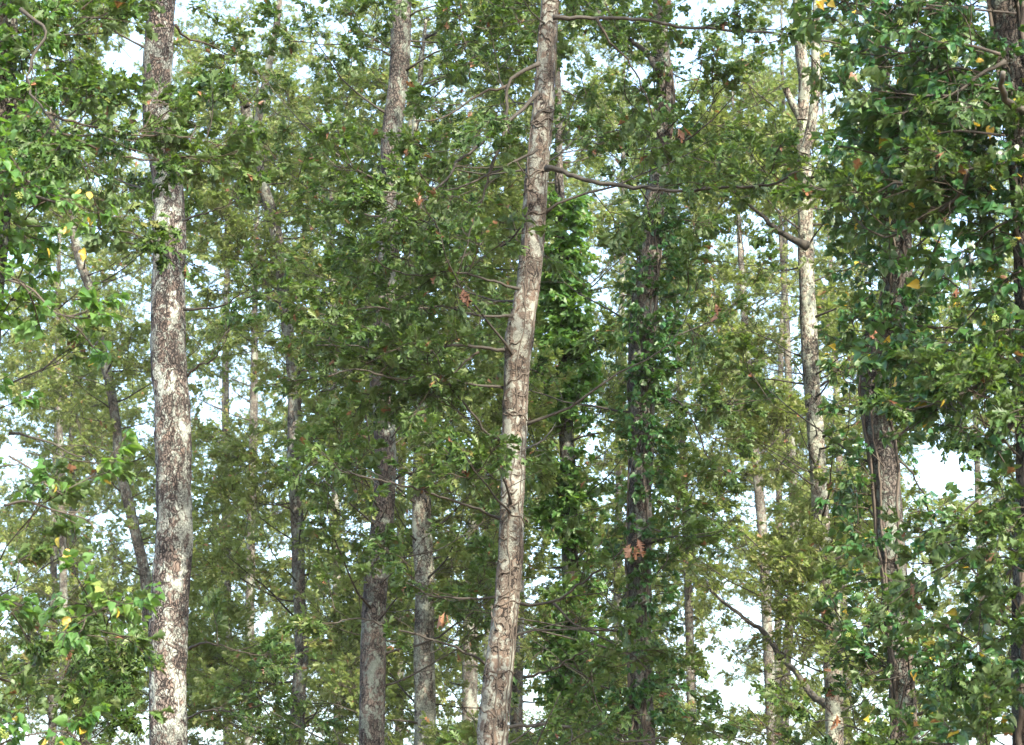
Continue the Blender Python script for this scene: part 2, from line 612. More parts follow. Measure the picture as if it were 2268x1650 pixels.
def foliage_obj(name, kind, pos, R, scl, parent=None):
    if len(pos) == 0:
        return None
    pos = np.asarray(pos, dtype=float)
    R = np.asarray(R)
    me = bpy.data.meshes.new(name)
    me.vertices.add(len(pos))
    me.vertices.foreach_set('co', pos.ravel())
    a = me.attributes.new('rot', 'FLOAT_VECTOR', 'POINT')
    a.data.foreach_set('vector', eulers(R).ravel())
    a = me.attributes.new('scl', 'FLOAT', 'POINT')
    a.data.foreach_set('value', np.asarray(scl, dtype=float))
    a = me.attributes.new('idx', 'INT', 'POINT')
    a.data.foreach_set('value', rng.integers(0, len(SPR[kind].objects), len(pos)).astype(np.int32))
    me.update()
    o = bpy.data.objects.new(name, me)
    COL.objects.link(o)
    md = o.modifiers.new('leaves', 'NODES')
    md.node_group = GN[kind]
    o['kind'] = 'stuff'
    if parent is not None:
        o.parent = parent
        o.matrix_parent_inverse = Matrix.Translation(-parent.location)
    return o


LEAF_ME = {}


def leaf_mesh(kind, k, mat):
    key = (kind, k, mat.name)
    if key not in LEAF_ME:
        v, f = LEAFV[kind][k]
        g = Geo()
        g.add(v, f)
        LEAF_ME[key] = g.mesh('leaf', mat, smooth=True)
    return LEAF_ME[key]


def add_leaf(parent, pos, R, sc, kind, k, mat, label=None):
    o = bpy.data.objects.new('leaf', leaf_mesh(kind, k, mat))
    COL.objects.link(o)
    o.parent = parent
    o.matrix_parent_inverse = Matrix.Translation(-parent.location)
    m = Matrix([list(R[0] * sc), list(R[1] * sc), list(R[2] * sc)]).to_4x4()
    m.translation = Vector(pos)
    o.matrix_basis = m
    if label:
        o['label'] = label
    return o


def expand(parent, kind, pos, R, scl, limit=300):
    """the sprays that show largest become leaf objects of their own; the rest stay one foliage part"""
    pos, R, scl = np.asarray(pos), np.asarray(R), np.asarray(scl)
    if len(pos) == 0:
        return
    u, v, d = proj(pos)
    inside = (u > -30) & (u < 2300) & (v > -30) & (v < 1680)
    order = np.argsort(np.where(inside, d, 1e6))
    tag = SPRAY_TAG[kind]
    lk, mat, plans = SPRAY_PLANS[tag]
    n, used = 0, []
    tw = Geo()
    for i in order:
        if not inside[i] or n >= limit:
            break
        twigs, leaves = plans[int(rng.integers(0, len(plans)))]
        if n + len(leaves) > limit:
            break
        for q, r0, r1 in twigs:
            qq = np.array(q) @ R[i].T * scl[i] + pos[i]
            tw.tube(qq, np.linspace(r0, r1, len(q)) * scl[i], 3, cap=False)
        for lp, lR, ls, k in leaves:
            mm = mat
            x = rng.random()
            if kind in ('ivy', 'lightivy') and x < 0.035:
                mm = M['yellow_leaf']
            elif kind == 'oak' and x < 0.006:
                mm = M['brown_leaf']
            add_leaf(parent, R[i] @ (lp * scl[i]) + pos[i], R[i] @ lR, ls * scl[i], lk, k, mm)
            n += 1
        used.append(i)
    if used:
        t = tw.build('twigs', M['twig'], parent)
        t['kind'] = 'stuff'
    rest = np.setdiff1d(np.arange(len(pos)), used)
    foliage_obj('foliage', kind, pos[rest], R[rest], scl[rest], parent)


# ------------------------------------------------------------------ where the wood is open (photo units)
GAPS = [(285, 150, 45, 75, .95), (740, 540, 40, 45, .7), (425, 610, 18, 45, .7), (455, 885, 35, 60, .9), (445, 1080, 25, 75, .8), (60, 1035, 70, 40, .75),
        (200, 1180, 45, 45, .7), (330, 980, 22, 60, .6), (615, 1240, 25, 30, .8), (240, 1190, 30, 30, .7), (530, 900, 30, 50, .5), (1372, 195, 32, 32, .9),
        (1228, 190, 14, 50, .8), (1335, 640, 30, 60, .7), (1295, 985, 45, 35, .85), (1210, 1260, 35, 50, .95), (1200, 1320, 25, 25, .9), (1165, 1520, 25, 30, .95),
        (1640, 505, 55, 38, .97), (1722, 550, 50, 45, .85), (1660, 1130, 32, 45, .95), (1715, 1160, 25, 22, .9), (1620, 1290, 25, 60, .6), (1600, 1450, 50, 50, .85),
        (1640, 1555, 75, 42, .97), (1765, 1492, 45, 26, .95), (1655, 1372, 30, 26, .95), (2092, 1045, 72, 65, 1.), (2155, 1055, 35, 40, .8), (2030, 1290, 24, 80, .85),
        (2062, 1395, 22, 28, .85), (1962, 1600, 18, 70, .9), (2145, 610, 50, 60, .75), (2055, 560, 40, 45, .7), (1770, 800, 16, 100, .8), (1862, 490, 24, 50, .7),
        (1890, 190, 22, 60, .85), (1825, 240, 20, 60, .8), (1845, 620, 25, 45, .5), (1000, 255, 60, 45, .5), (1110, 330, 40, 40, .4), (1400, 300, 40, 40, .4),
        (120, 660, 40, 80, .4), (1745, 120, 16, 60, .7), (1540, 900, 30, 40, .3), (1000, 1000, 30, 40, .3), (750, 10, 40, 25, .7), (300, 620, 20, 40, .5),
        (1900, 700, 20, 60, .4), (2030, 1180, 30, 40, .5), (1550, 170, 30, 50, .5), (700, 900, 25, 30, .4), (1580, 1240, 25, 40, .5), (1020, 690, 40, 40, .3),
        (160, 560, 25, 30, .4), (40, 890, 25, 50, .6), (2150, 740, 30, 40, .5), (1710, 720, 20, 60, .4), (780, 1180, 14, 30, .4), (1700, 1330, 18, 60, .5)]
TRUNKS = []      # (name, D, [(u, v, half width)], [(v0, v1, how bare)])


def thin(pos, own=None, pad=26):
    """keep-mask: leave the openings of the wood open and the bare stretches of trunk bare"""
    u, v, d = proj(pos)
    keep = np.ones(len(u))
    for gu, gv, ru, rv, s in GAPS:
        pd = 800.0 / np.maximum(d, 8)
        q = ((u - gu) / (ru + pd)) ** 2 + ((v - gv) / (rv + pd)) ** 2
        keep *= np.where(q < 1, 1 - s * np.clip((1 - q) * 4.0, 0, 1), 1.0)
    for name, D, path, bare in TRUNKS:
        if name == own:
            continue
        us = np.interp(v, [p[1] for p in path], [p[0] for p in path])
        hs = np.interp(v, [p[1] for p in path], [p[2] for p in path])
        for v0, v1, s in bare:
            hit = (v > v0) & (v < v1) & (np.abs(u - us) < hs + pad * 33.0 / np.maximum(d, 6)) & (d < D + 0.15)
            keep *= np.where(hit, 1 - s, 1.0)
    return rng.random(len(u)) < keep


# ------------------------------------------------------------------ trees
def limb(g, start, d, L, r0, rg, sprays, step=0.30, droop=0.0, sub=0.75, sides=6, gap=0.2, pts=None):
    """one limb with side shoots; appends spray placements (pos, dir) to sprays"""
    if pts is None:
        n = max(4, int(L / 0.25))
        pts = [np.array(start, dtype=float)]
        d = np.array(d, dtype=float)
        for i in range(n):
            d = d + rg.normal(0, 0.13, 3) + np.array([0, 0, 0.05 - droop])
            d /= np.linalg.norm(d)
            pts.append(pts[-1] + d * L / n)
        pts = np.array(pts)
        rad = np.linspace(r0, max(0.004, r0 * 0.22), len(pts))
        rad[0] *= 1.5
    else:
        pts, rad = pts
        L = float(np.sum(np.linalg.norm(np.diff(pts, axis=0), axis=1)))
    g.tube(pts, rad, sides)
    seg = np.concatenate([[0], np.cumsum(np.linalg.norm(np.diff(pts, axis=0), axis=1))])
    s = L * gap + rg.uniform(0, step)
    while s < L:
        p = np.array([np.interp(s, seg, pts[:, k]) for k in range(3)])
        k = min(len(pts) - 2, int(np.searchsorted(seg, s)) - 1 if s > 0 else 0)
        t = pts[k + 1] - pts[k]
        t /= np.linalg.norm(t) + 1e-9
        F = frame(t)
        a = rg.choice([-1, 1]) * rg.uniform(0.4, 1.3)
        dd = math.cos(a) * t + math.sin(a) * F[:, 1] + F[:, 2] * rg.uniform(-0.45, 0.55)
        dd /= np.linalg.norm(dd)
        l2 = min(sub * rg.uniform(0.35, 1.0), 1.1 * (L - s) + 0.25)
        q = [p]
        for _ in range(3):
            dd = dd + rg.normal(0, 0.18, 3)
            dd /= np.linalg.norm(dd)
            q.append(q[-1] + dd * l2 / 3)
        rr = max(0.0035, np.interp(s, seg, rad) * 0.42)
        g.tube(q, np.linspace(rr, 0.003, 4), 4, cap=False)
        sprays.append((q[-1], dd))
        sprays.append((q[1] if rg.random() < 0.5 else q[2], dd + rg.normal(0, 0.7, 3)))
        s += step * rg.uniform(0.6, 1.4)
    sprays.append((pts[-1], pts[-1] - pts[-2]))


def spray_arrays(sprays, rg, smin=0.75, smax=1.25):
    pos = np.array([s[0] for s in sprays]).reshape(-1, 3)
    R = np.array([frame(s[1], rg.normal(0, 0.45)) for s in sprays]).reshape(-1, 3, 3)
    scl = rg.uniform(smin, smax, len(sprays))
    return pos, R, scl


def trunk_mesh(path3, rad, root, mat, seed, ds, sides, amp=0.006, lump=0.05, name='trunk'):
    pts, r = catmull(path3, rad, ds)
    g = Geo()
    n = len(pts)
    T = np.gradient(pts, axis=0)
    T /= np.linalg.norm(T, axis=1)[:, None]
    A = np.cross(T, np.array([0, 1.0, 0]))
    A /= np.linalg.norm(A, axis=1)[:, None]
    B = np.cross(T, A)
    an = np.linspace(0, 2 * math.pi, sides, endpoint=False)
    dirs = np.cos(an)[None, :, None] * A[:, None, :] + np.sin(an)[None, :, None] * B[:, None, :]
    base = (pts[:, None, :] + r[:, None, None] * dirs).reshape(-1, 3)
    low = vnoise(base * np.array([3.0, 3.0, 2.2]) + seed, seed) - 0.5
    mid = vnoise(base * np.array([16, 16, 9.0]) + seed, seed + 1) - 0.5
    rid = 1 - np.abs(2 * vnoise(base * np.array([42, 42, 15.0]), seed + 2) - 1)
    rr = np.repeat(r, sides) * (1 + lump * 2 * low) + amp * (1.2 * mid + 1.3 * (rid - 0.5))
    V = np.repeat(pts, sides, axis=0) + rr[:, None] * dirs.reshape(-1, 3)
    F = []
    for i in range(n - 1):
        o = i * sides
        for j in range(sides):
            k = (j + 1) % sides
            F.append((o + j, o + k, o + sides + k, o + sides + j))
    F.append(tuple(range(sides)))
    F.append(tuple(range(n * sides - 1, (n - 1) * sides - 1, -1)))
    g.add(V, F)
    return g.build(name, mat, root)


def full_path(D, path, top_extra, dtop=0.0):
    """photo path -> 3D, continued down to the ground and up into the crown. path goes from top to bottom in the photo"""
    p3 = [np.array(P(u, v, D)) for u, v, h in path]
    r = [px(h, D) for u, v, h in path]
    # keep the trunk near vertical: all points share the plane at depth D of the photo; shift in y to follow the camera's tilt
    out, rad = [], []
    yref = p3[len(p3) // 2][1]
    for (u, v, h), q in zip(path, p3):
        # intersect the ray with the vertical plane y = yref
        dvec = q - np.array(CAM)
        t = (yref - CAM[1]) / dvec[1]
        out.append(np.array(CAM) + dvec * t)
        rad.append(px(h, D) * t)
    # downwards
    lo = out[-1]
    dlo = out[-1] - out[-2]
    dlo = dlo / np.linalg.norm(dlo)
    gz = ground_z(lo[0], lo[1])
    h = lo[2] - gz
    if h > 0.3:
        k = np.array([dlo[0] / max(0.2, -dlo[2]), dlo[1] / max(0.2, -dlo[2])]) * 0.35
        m1 = lo + np.array([k[0] * h * 0.5, k[1] * h * 0.5, -h * 0.5])
        m2 = lo + np.array([k[0] * h * 0.8, k[1] * h * 0.8, -h * 0.9])
        m3 = lo + np.array([k[0] * h * 0.8, k[1] * h * 0.8, -h - 0.15])
        out += [m1, m2, m3]
        rad += [rad[-1] * 1.12, rad[-1] * 1.3, rad[-1] * 1.75]
    # upwards
    hi = out[0]
    dhi = out[0] - out[1]
    dhi = dhi / np.linalg.norm(dhi)
    if top_extra > 0:
        up1 = hi + (dhi * 0.6 + np.array([0, 0, 0.4])) * top_extra * 0.5
        up2 = up1 + np.array([0.15 * rng.normal(), 0.15 * rng.normal(), 1.0]) * top_extra * 0.5
        out = [up2, up1] + out
        rad = [0.02, rad[0] * 0.65] + rad
    return out[::-1], rad[::-1]


def at_height(path3, z):
    p = np.array(path3)
    o = np.argsort(p[:, 2])
    return np.array([np.interp(z, p[o, 2], p[o, k]) for k in range(3)])


def tree(name, label, D, path, bare, mat, branches=(), nl=24, zr=None, kind='oak', top=6.0, group=None, cat='tree', lens=(0.9, 2.4), seed=1,
         fine=True, expand_n=0, crown_top=True, step=0.30, forks=(), rough=0.009, side=None, lump=0.05):
    rg = np.random.default_rng(seed)
    p3, rad = full_path(D, path, top)
    root = empty(name, Vector(p3[0]), label, cat, group)
    root.location.z += 0.15
    bpy.context.view_layer.update()
    ds, sides = (0.045, 40) if fine else (0.18, 12)
    trunk_mesh(p3, rad, root, M[mat], seed, ds, sides, amp=rough, lump=lump)
    for fk in forks:
        q3 = [np.array(P(u, v, D)) for u, v, h in fk]
        trunk_mesh(q3[::-1] if fk[0][1] < fk[-1][1] else q3, [px(h, D) for u, v, h in (fk[::-1] if fk[0][1] < fk[-1][1] else fk)], root, M[mat], seed + 5, ds, max(10, sides // 2), amp=rough * 0.7, name='fork')
    sprays = []
    for br in branches:                              # limbs the photograph shows
        pts_, r0, r1, dd, bm, leafy = br
        n = len(pts_)
        q = [np.array(P(u, v, D + dd * (i / max(1, n - 1)))) for i, (u, v) in enumerate(pts_)]
        rr = np.linspace(px(r0, D), px(r1, D), n)
        qq, r2 = catmull(q, rr, 0.08)
        r2 = r2 * (1 + 0.45 * np.exp(-np.arange(len(r2)) * 0.08 / 0.10))   # swollen collar
        qq[1:-1] += rg.normal(0, 0.006, (len(qq) - 2, 3))
        g = Geo()
        if leafy > 0:
            limb(g, None, None, 0, 0, rg, sprays, step=0.26 / leafy, sub=0.55, gap=0.25, pts=(qq, r2))
        else:
            g.tube(qq, r2, 7)
        g.build('branch', M[bm], root)
    # crown: limbs all up the trunk
    zs = np.array(p3)[:, 2]
    ztop, zlow = zs.max(), zs.min()
    z0, z1 = zr if zr else (max(zlow + 2.0, float(P(0, 1700, D)[2]) - 0.5), ztop)
    joined = None if fine else Geo()
    zz = np.linspace(z0, z1, nl) + rg.uniform(-0.3, 0.3, nl)
    for i, z in enumerate(zz):
        s = at_height(p3, min(z, ztop - 0.05))
        a = rg.uniform(0, 2 * math.pi) if side is None else rg.normal(side, 0.8)
        rise = rg.uniform(-0.05, 0.55)
        d = np.array([math.cos(a), math.sin(a), rise])
        f = (z - z0) / max(0.1, z1 - z0)
        L = rg.uniform(*lens) * (1.0 - 0.35 * f)
        g = Geo() if fine else joined
        mine = []
        keep_v, keep_f, keep_n = list(g.v), list(g.f), g.n
        limb(g, s, d, L, 0.006 + 0.0052 * L, rg, mine, step=step, sides=6 if fine else 4)
        if not len(mine):
            continue
        mine_p = np.array([q[0] for q in mine])
        if thin(mine_p).mean() < 0.33:
            g.v, g.f, g.n = keep_v, keep_f, keep_n
            continue
        sprays += mine
        if fine:
            g.build('branch', M['branch'], root)
    if not fine:
        o = joined.build('limbs', M['branch'], root)
        o['kind'] = 'stuff'
    pos, R, scl = spray_arrays(sprays, rg)
    k = thin(pos)
    if expand_n:
        expand(root, kind, pos[k], R[k], scl[k], expand_n)
    else:
        foliage_obj('foliage', kind, pos[k], R[k], scl[k], root)
    return root, p3, rad


# trunks as the photograph shows them (top to bottom)
A_ = [(358, -20, 29), (354, 60, 30), (347, 200, 31), (350, 300, 30), (368, 380, 31), (373, 460, 33), (375, 560, 35), (372, 680, 36), (373, 800, 38),
      (382, 900, 38), (384, 1010, 38), (385, 1100, 38), (385, 1200, 42), (378, 1300, 43), (374, 1420, 41), (371, 1560, 40), (371, 1680, 40)]
B_ = [(1219, -20, 19), (1212, 80, 21), (1203, 240, 23), (1190, 360, 24), (1184, 460, 25), (1174, 600, 25), (1160, 690, 26), (1150, 750, 32), (1146, 800, 27), (1142, 880, 27),
      (1138, 1000, 26), (1134, 1120, 25), (1131, 1230, 28), (1122, 1330, 28), (1110, 1430, 30), (1098, 1540, 32), (1089, 1680, 34)]
C_ = [(889, -20, 22), (888, 60, 22), (882, 180, 21), (866, 320, 22), (868, 460, 20), (858, 600, 22), (848, 720, 22), (843, 840, 23), (852, 960, 24), (852, 1080, 23),
      (842, 1200, 24), (830, 1330, 26), (826, 1480, 28), (822, 1680, 28)]
E_ = [(1945, -20, 16), (1950, 150, 18), (1962, 300, 20), (1985, 450, 24), (1993, 600, 27), (1975, 700, 30), (1955, 780, 36), (1936, 860, 30), (1948, 950, 30),
      (1962, 1050, 29), (1970, 1150, 29), (1981, 1280, 29), (1990, 1400, 28), (1998, 1520, 30), (2004, 1680, 31)]
F_ = [(1462, -20, 16), (1464, 100, 18), (1474, 220, 20), (1460, 380, 19), (1445, 480, 22), (1437, 600, 25), (1427, 700, 28), (1420, 850, 27), (1424, 950, 26),
      (1419, 1050, 24), (1416, 1200, 26), (1414, 1330, 28), (1416, 1500, 27), (1424, 1680, 30)]
G_ = [(1776, 250, 12), (1780, 350, 15), (1783, 450, 17), (1786, 600, 17), (1791, 720, 18), (1796, 830, 18), (1806, 950, 18), (1813, 1060, 18), (1821, 1190, 20),
      (1836, 1300, 20), (1842, 1400, 20), (1846, 1520, 20), (1850, 1680, 20)]
H_ = [(1238, 380, 9), (1243, 520, 12), (1250, 700, 15), (1250, 900, 15), (1258, 1050, 16), (1262, 1250, 16), (1268, 1450, 17), (1272, 1680, 18)]
T6 = [(540, 220, 10), (555, 300, 13), (580, 400, 12), (600, 470, 13), (620, 560, 13), (628, 650, 13), (640, 750, 13), (652, 850, 14), (651, 950, 14), (651, 1050, 14),
      (658, 1150, 14), (662, 1300, 14), (669, 1430, 15), (660, 1550, 16), (654, 1680, 17)]
T1 = [(120, 300, 7), (150, 440, 8), (172, 560, 9), (205, 660, 10), (222, 760, 10), (243, 850, 10), (257, 940, 10), (265, 1030, 10), (284, 1110, 11), (302, 1190, 11),
      (322, 1280, 12), (330, 1380, 13), (345, 1480, 14), (352, 1680, 15)]
I_ = [(925, 600, 12), (938, 850, 16), (934, 1050, 20), (935, 1180, 22), (941, 1300, 21), (939, 1420, 22), (941, 1540, 23), (942, 1680, 24)]
J_ = [(1060, 900, 8), (1052, 1100, 10), (1042, 1300, 15), (1041, 1450, 17), (1040, 1680, 18)]
K_ = [(1150, 1150, 8), (1148, 1330, 13), (1145, 1500, 14), (1143, 1680, 15)]
M_ = [(2228, -20, 40), (2250, 150, 40), (2270, 300, 40), (2285, 500, 42), (2296, 800, 44), (2295, 1100, 45), (2290, 1400, 46), (2290, 1680, 48)]
N_ = [(10, -20, 28), (4, 300, 28), (-18, 600, 30), (-44, 900, 32), (-60, 1300, 32), (-70, 1680, 34)]

TRUNKS += [
    ('A', 18, A_, [(-40, 235, .97), (250, 370, .25), (390, 1720, .97)]),
    ('B', 17, B_, [(-40, 860, .93), (860, 1240, .85), (1240, 1720, .72)]),
    ('C', 22, C_, [(40, 270, .85), (340, 450, .4), (880, 1180, .8), (1290, 1720, .85)]),
    ('E', 17, E_, [(690, 900, .75), (1030, 1180, .8), (1200, 1380, .45), (1380, 1660, .8)]),
    ('F', 22, F_, [(500, 760, .85), (760, 1180, .9), (1180, 1400, .85), (1400, 1640, .75)]),
    ('G', 24, G_, [(480, 1190, .9), (1240, 1420, .85), (1420, 1680, .6)]),
    ('T6', 30, T6, [(200, 340, .9), (430, 820, .97), (880, 1130, .97), (1130, 1640, .93)]),
    ('T1', 33, T1, [(540, 620, .9), (650, 1130, .95), (1240, 1460, .9)]),
    ('I', 26, I_, [(1100, 1220, .9), (1220, 1400, .85), (1400, 1700, .92)]),
    ('J', 38, J_, [(1410, 1600, .85)]),
    ('K', 30, K_, [(1330, 1660, .8)]),
    ('H', 27, H_, [(560, 1100, .85), (1100, 1660, .5)]),
    ('M', 13, M_, [(0, 130, .6), (130, 300, .8)]),
]

# ------------------------------------------------------------------ ground
gg = Geo()
xs = np.linspace(-220, 220, 45)
ys = np.concatenate([np.linspace(-120, 60, 46), np.linspace(75, 900, 14)])
gv = [(x, y, ground_z(x, y) if y < 120 else ground_z(x, 120)) for y in ys for x in xs]
gf = [(j * 45 + i, j * 45 + i + 1, (j + 1) * 45 + i + 1, (j + 1) * 45 + i) for j in range(len(ys) - 1) for i in range(44)]
gg.add(gv, gf)
go_ = gg.build('ground', M['litter'])
go_['kind'] = 'structure'

# ------------------------------------------------------------------ the trees one can tell apart
BR, PB, TW = 'branch', 'pale_branch', 'twig'
tA = tree('oak_tree', 'thick straight oak trunk with rough lichen-spotted bark, bare almost top to bottom', 18, A_, None, 'bark_rough', [
    ([(389, 55), (410, 82), (468, 99), (500, 120)], 3, 1.2, 0.5, TW, 1),
    ([(406, 488), (430, 480), (454, 473), (490, 460)], 2.5, 1.2, -0.5, TW, 1),
    ([(408, 685), (455, 683), (500, 675), (535, 650)], 3, 1.2, -0.6, TW, 1),
    ([(407, 842), (440, 808), (470, 800), (500, 755)], 3, 1.2, -0.4, TW, .7),
    ([(420, 1437), (450, 1425), (490, 1430), (560, 1450)], 3, 1.2, -0.6, TW, 1),
    ([(412, 1595), (450, 1575), (500, 1575), (525, 1590)], 2.5, 1.2, -0.8, TW, 1.4),
], nl=16, zr=(7.5, 16), seed=11, rough=0.013, lump=0.075, expand_n=300, lens=(1.0, 2.4))
tB = tree('oak_tree', 'slender pale oak leaning right at the centre, wrapped in bare ivy stems', 17, B_, None, 'bark_smooth', [
    ([(1225, 38), (1330, 40), (1420, 42), (1500, 58), (1600, 65), (1700, 72), (1790, 85), (1850, 95)], 4.5, 2, 0.4, BR, .9),
    ([(1322, 40), (1350, 90), (1390, 130), (1420, 190), (1440, 240), (1460, 300)], 3, 1.2, 0.1, TW, .6),
    ([(1210, 373), (1250, 380), (1280, 395), (1350, 408), (1420, 415), (1500, 423), (1600, 415), (1700, 410), (1730, 400), (1765, 380)], 6, 2, -0.9, BR, .5),
    ([(1190, 205), (1160, 240), (1130, 265), (1085, 300), (1040, 340), (1010, 360), (990, 400), (950, 430), (930, 460), (905, 500)], 4.5, 1.5, -0.8, BR, .8),
    ([(1195, 140), (1150, 165), (1125, 190), (1120, 270), (1105, 330), (1085, 370), (1075, 420), (1050, 480), (1035, 540), (1020, 590)], 4.5, 1.5, -0.4, BR, .7),
    ([(1125, 190), (1070, 205), (1030, 230), (980, 260), (920, 268)], 3, 1.5, -0.2, TW, .9),
    ([(1120, 250), (1130, 330), (1160, 380), (1180, 410)], 2.5, 1.2, -0.2, TW, .4),
    ([(1130, 778), (1070, 770), (1000, 765), (960, 775), (900, 780), (840, 770), (700, 765)], 4, 1.5, -0.5, BR, 1.3),
    ([(1125, 985), (1080, 960), (1050, 920), (1010, 870), (985, 830), (960, 780)], 3.2, 1.5, -0.3, BR, 1.2),
    ([(1060, 780), (1020, 810), (975, 850), (930, 880)], 2.5, 1.2, -0.4, TW, 1.6),
    ([(1135, 1335), (1190, 1340), (1240, 1325), (1290, 1290), (1340, 1255), (1380, 1215)], 4, 1.5, -0.5, BR, 1.2),
    ([(1225, 1335), (1270, 1380), (1330, 1410), (1400, 1450), (1440, 1490)], 3, 1.5, -0.3, BR, 1.2),
    ([(1100, 1612), (1200, 1605), (1290, 1615), (1380, 1640), (1480, 1635)], 4.5, 2, -0.5, PB, 1.4),
    ([(1150, 640), (1080, 620), (1000, 600), (920, 610), (850, 590)], 3, 1.5, -0.6, BR, 1.15),
    ([(1135, 700), (1060, 700), (980, 680), (900, 690), (820, 680), (740, 700)], 3, 1.5, -0.9, BR, 1.15),
    ([(1120, 860), (1040, 850), (960, 830), (880, 840), (800, 820), (740, 830)], 3, 1.5, -1.0, BR, 1.1),
    ([(1110, 1150), (1010, 1110), (910, 1080), (820, 1060), (750, 1040)], 3, 1.5, -1.6, BR, 1.2),
    ([(1095, 1480), (1000, 1430), (900, 1400), (800, 1370), (740, 1380)], 3, 1.5, -1.4, BR, 1.0),
    ([(1190, 330), (1100, 380), (1000, 420), (900, 430), (820, 420)], 3, 1.5, -0.8, BR, 1.4),
    ([(1110, 1320), (1040, 1325), (960, 1320), (900, 1290)], 3, 1.5, -0.4, BR, 1.2),
    ([(1160, 1500), (1230, 1480), (1300, 1440)], 3, 1.5, -0.6, TW, 1.3),
], nl=46, seed=12, expand_n=300, lens=(0.9, 2.2))
tC = tree('oak_tree', 'dark upright oak half hidden behind leafy sprays, left of the slender central trunk', 22, C_, None, 'bark_dark', [
    ([(868, 640), (820, 600), (780, 590), (720, 560)], 4, 1.5, -0.6, BR, 1.2),
    ([(855, 1070), (900, 1050), (950, 1040)], 3, 1.5, -0.6, TW, 1),
], nl=70, seed=13, expand_n=300, lens=(0.8, 2.3))
tE = tree('oak_tree', 'dark forked oak trunk carrying heavy ivy stems, beside the big ivy mass', 17, E_, None, 'bark_dark', [
    ([(2010, 1397), (2070, 1385), (2140, 1378), (2200, 1380), (2290, 1386)], 6, 4, -0.4, BR, 1),
    ([(1970, 1340), (1930, 1380), (1900, 1400), (1860, 1395), (1800, 1370)], 3.5, 1.5, -0.5, BR, 1.2),
    ([(1925, 1395), (1860, 1440), (1820, 1480)], 2.5, 1.2, -0.5, TW, 1.2),
    ([(1975, 1010), (2010, 1035), (2038, 1080), (2058, 1140), (2078, 1210)], 3, 1.2, -0.3, BR, .8),
    ([(2010, 1590), (2060, 1570), (2120, 1520), (2200, 1490)], 4, 2, -0.4, BR, 1.2),
    ([(1990, 720), (2040, 722), (2100, 726), (2150, 735)], 3, 1.5, -0.3, TW, 1),
], nl=44, seed=14, expand_n=300, lens=(0.8, 1.9), forks=[[(1905, 762, 9), (1925, 745, 10), (1950, 700, 13), (1965, 715, 16)]])
tF = tree('oak_tree', 'dark oak trunk clad in climbing ivy, right of the slender central trunk', 22, F_, None, 'bark_dark', [
    ([(1462, 165), (1430, 115), (1390, 85), (1350, 50), (1300, 5), (1270, -30)], 7, 4, 1.5, BR, .6),
    ([(1440, 870), (1490, 880), (1540, 940), (1560, 1000)], 3, 1.5, -0.5, BR, 1),
], nl=66, seed=15, expand_n=300, lens=(0.9, 2.5))
tG = tree('oak_tree', 'pale lichen-covered oak trunk forking near the top, the lightest trunk in the right half', 24, G_, None, 'bark_pale', [
    ([(1787, 545), (1745, 523), (1711, 500), (1684, 475), (1640, 440), (1600, 400)], 9, 1.5, 1.0, BR, .8),
    ([(1846, 1570), (1800, 1540), (1766, 1493), (1732, 1459)], 9, 6, 1.0, PB, .3),
    ([(1732, 1459), (1694, 1404), (1664, 1380), (1630, 1353), (1585, 1318), (1560, 1280)], 7, 2, 1.0, BR, .7),
], nl=76, seed=16, forks=[[(1765, -20, 11), (1772, 100, 12), (1782, 180, 13), (1776, 265, 13)], [(1740, 195, 7), (1755, 230, 8), (1774, 262, 9)],
                       [(1810, -20, 8), (1806, 100, 9), (1806, 200, 10), (1795, 290, 11), (1781, 340, 11)]], top=0.0, lens=(0.8, 2.4), kind='far')
tT6 = tree('oak_tree', 'grey oak forking high up, between the thick bare trunk and the dark trunk', 30, T6, None, 'bark_far', [
    ([(545, 235), (520, 190), (490, 150), (470, 130)], 6, 3, 0.5, BR, .8),
    ([(655, 1185), (700, 1182), (740, 1190), (790, 1180)], 2, 1, -0.5, TW, 1.2),
], nl=80, seed=17, kind='far', top=0.0, forks=[[(622, -20, 6), (610, 70, 7), (590, 170, 8), (575, 250, 9), (562, 300, 10)]], lens=(0.9, 2.6))
tT1 = tree('oak_tree', 'thin crooked oak leaning left, its foot running behind the thick bare trunk', 33, T1, None, 'bark_far', [], nl=76, seed=18, kind='far', top=3.0, lens=(0.9, 2.4))
tI = tree('oak_tree', 'mottled pale oak trunk low between the dark trunk and the slender central one', 26, I_, None, 'bark_pale', [], nl=66, seed=19, kind='far', top=4.0, lens=(0.9, 2.4))
tJ = tree('oak_tree', 'grey oak trunk just left of the foot of the slender central trunk, set farther back', 38, J_, None, 'bark_far', [], nl=40, seed=20, kind='far', top=5, fine=False, lens=(0.9, 2.6))
tK = tree('oak_tree', 'dark trunk showing right behind the foot of the slender central trunk', 30, K_, None, 'bark_far', [], nl=30, seed=21, kind='far', top=5, fine=False, lens=(0.9, 2.2))
tH = tree('oak_tree', 'oak trunk hidden under a bright column of ivy, just right of the central trunk', 27, H_, None, 'bark_dark', [], nl=66, seed=22, kind='far', top=4, lens=(0.9, 2.4))
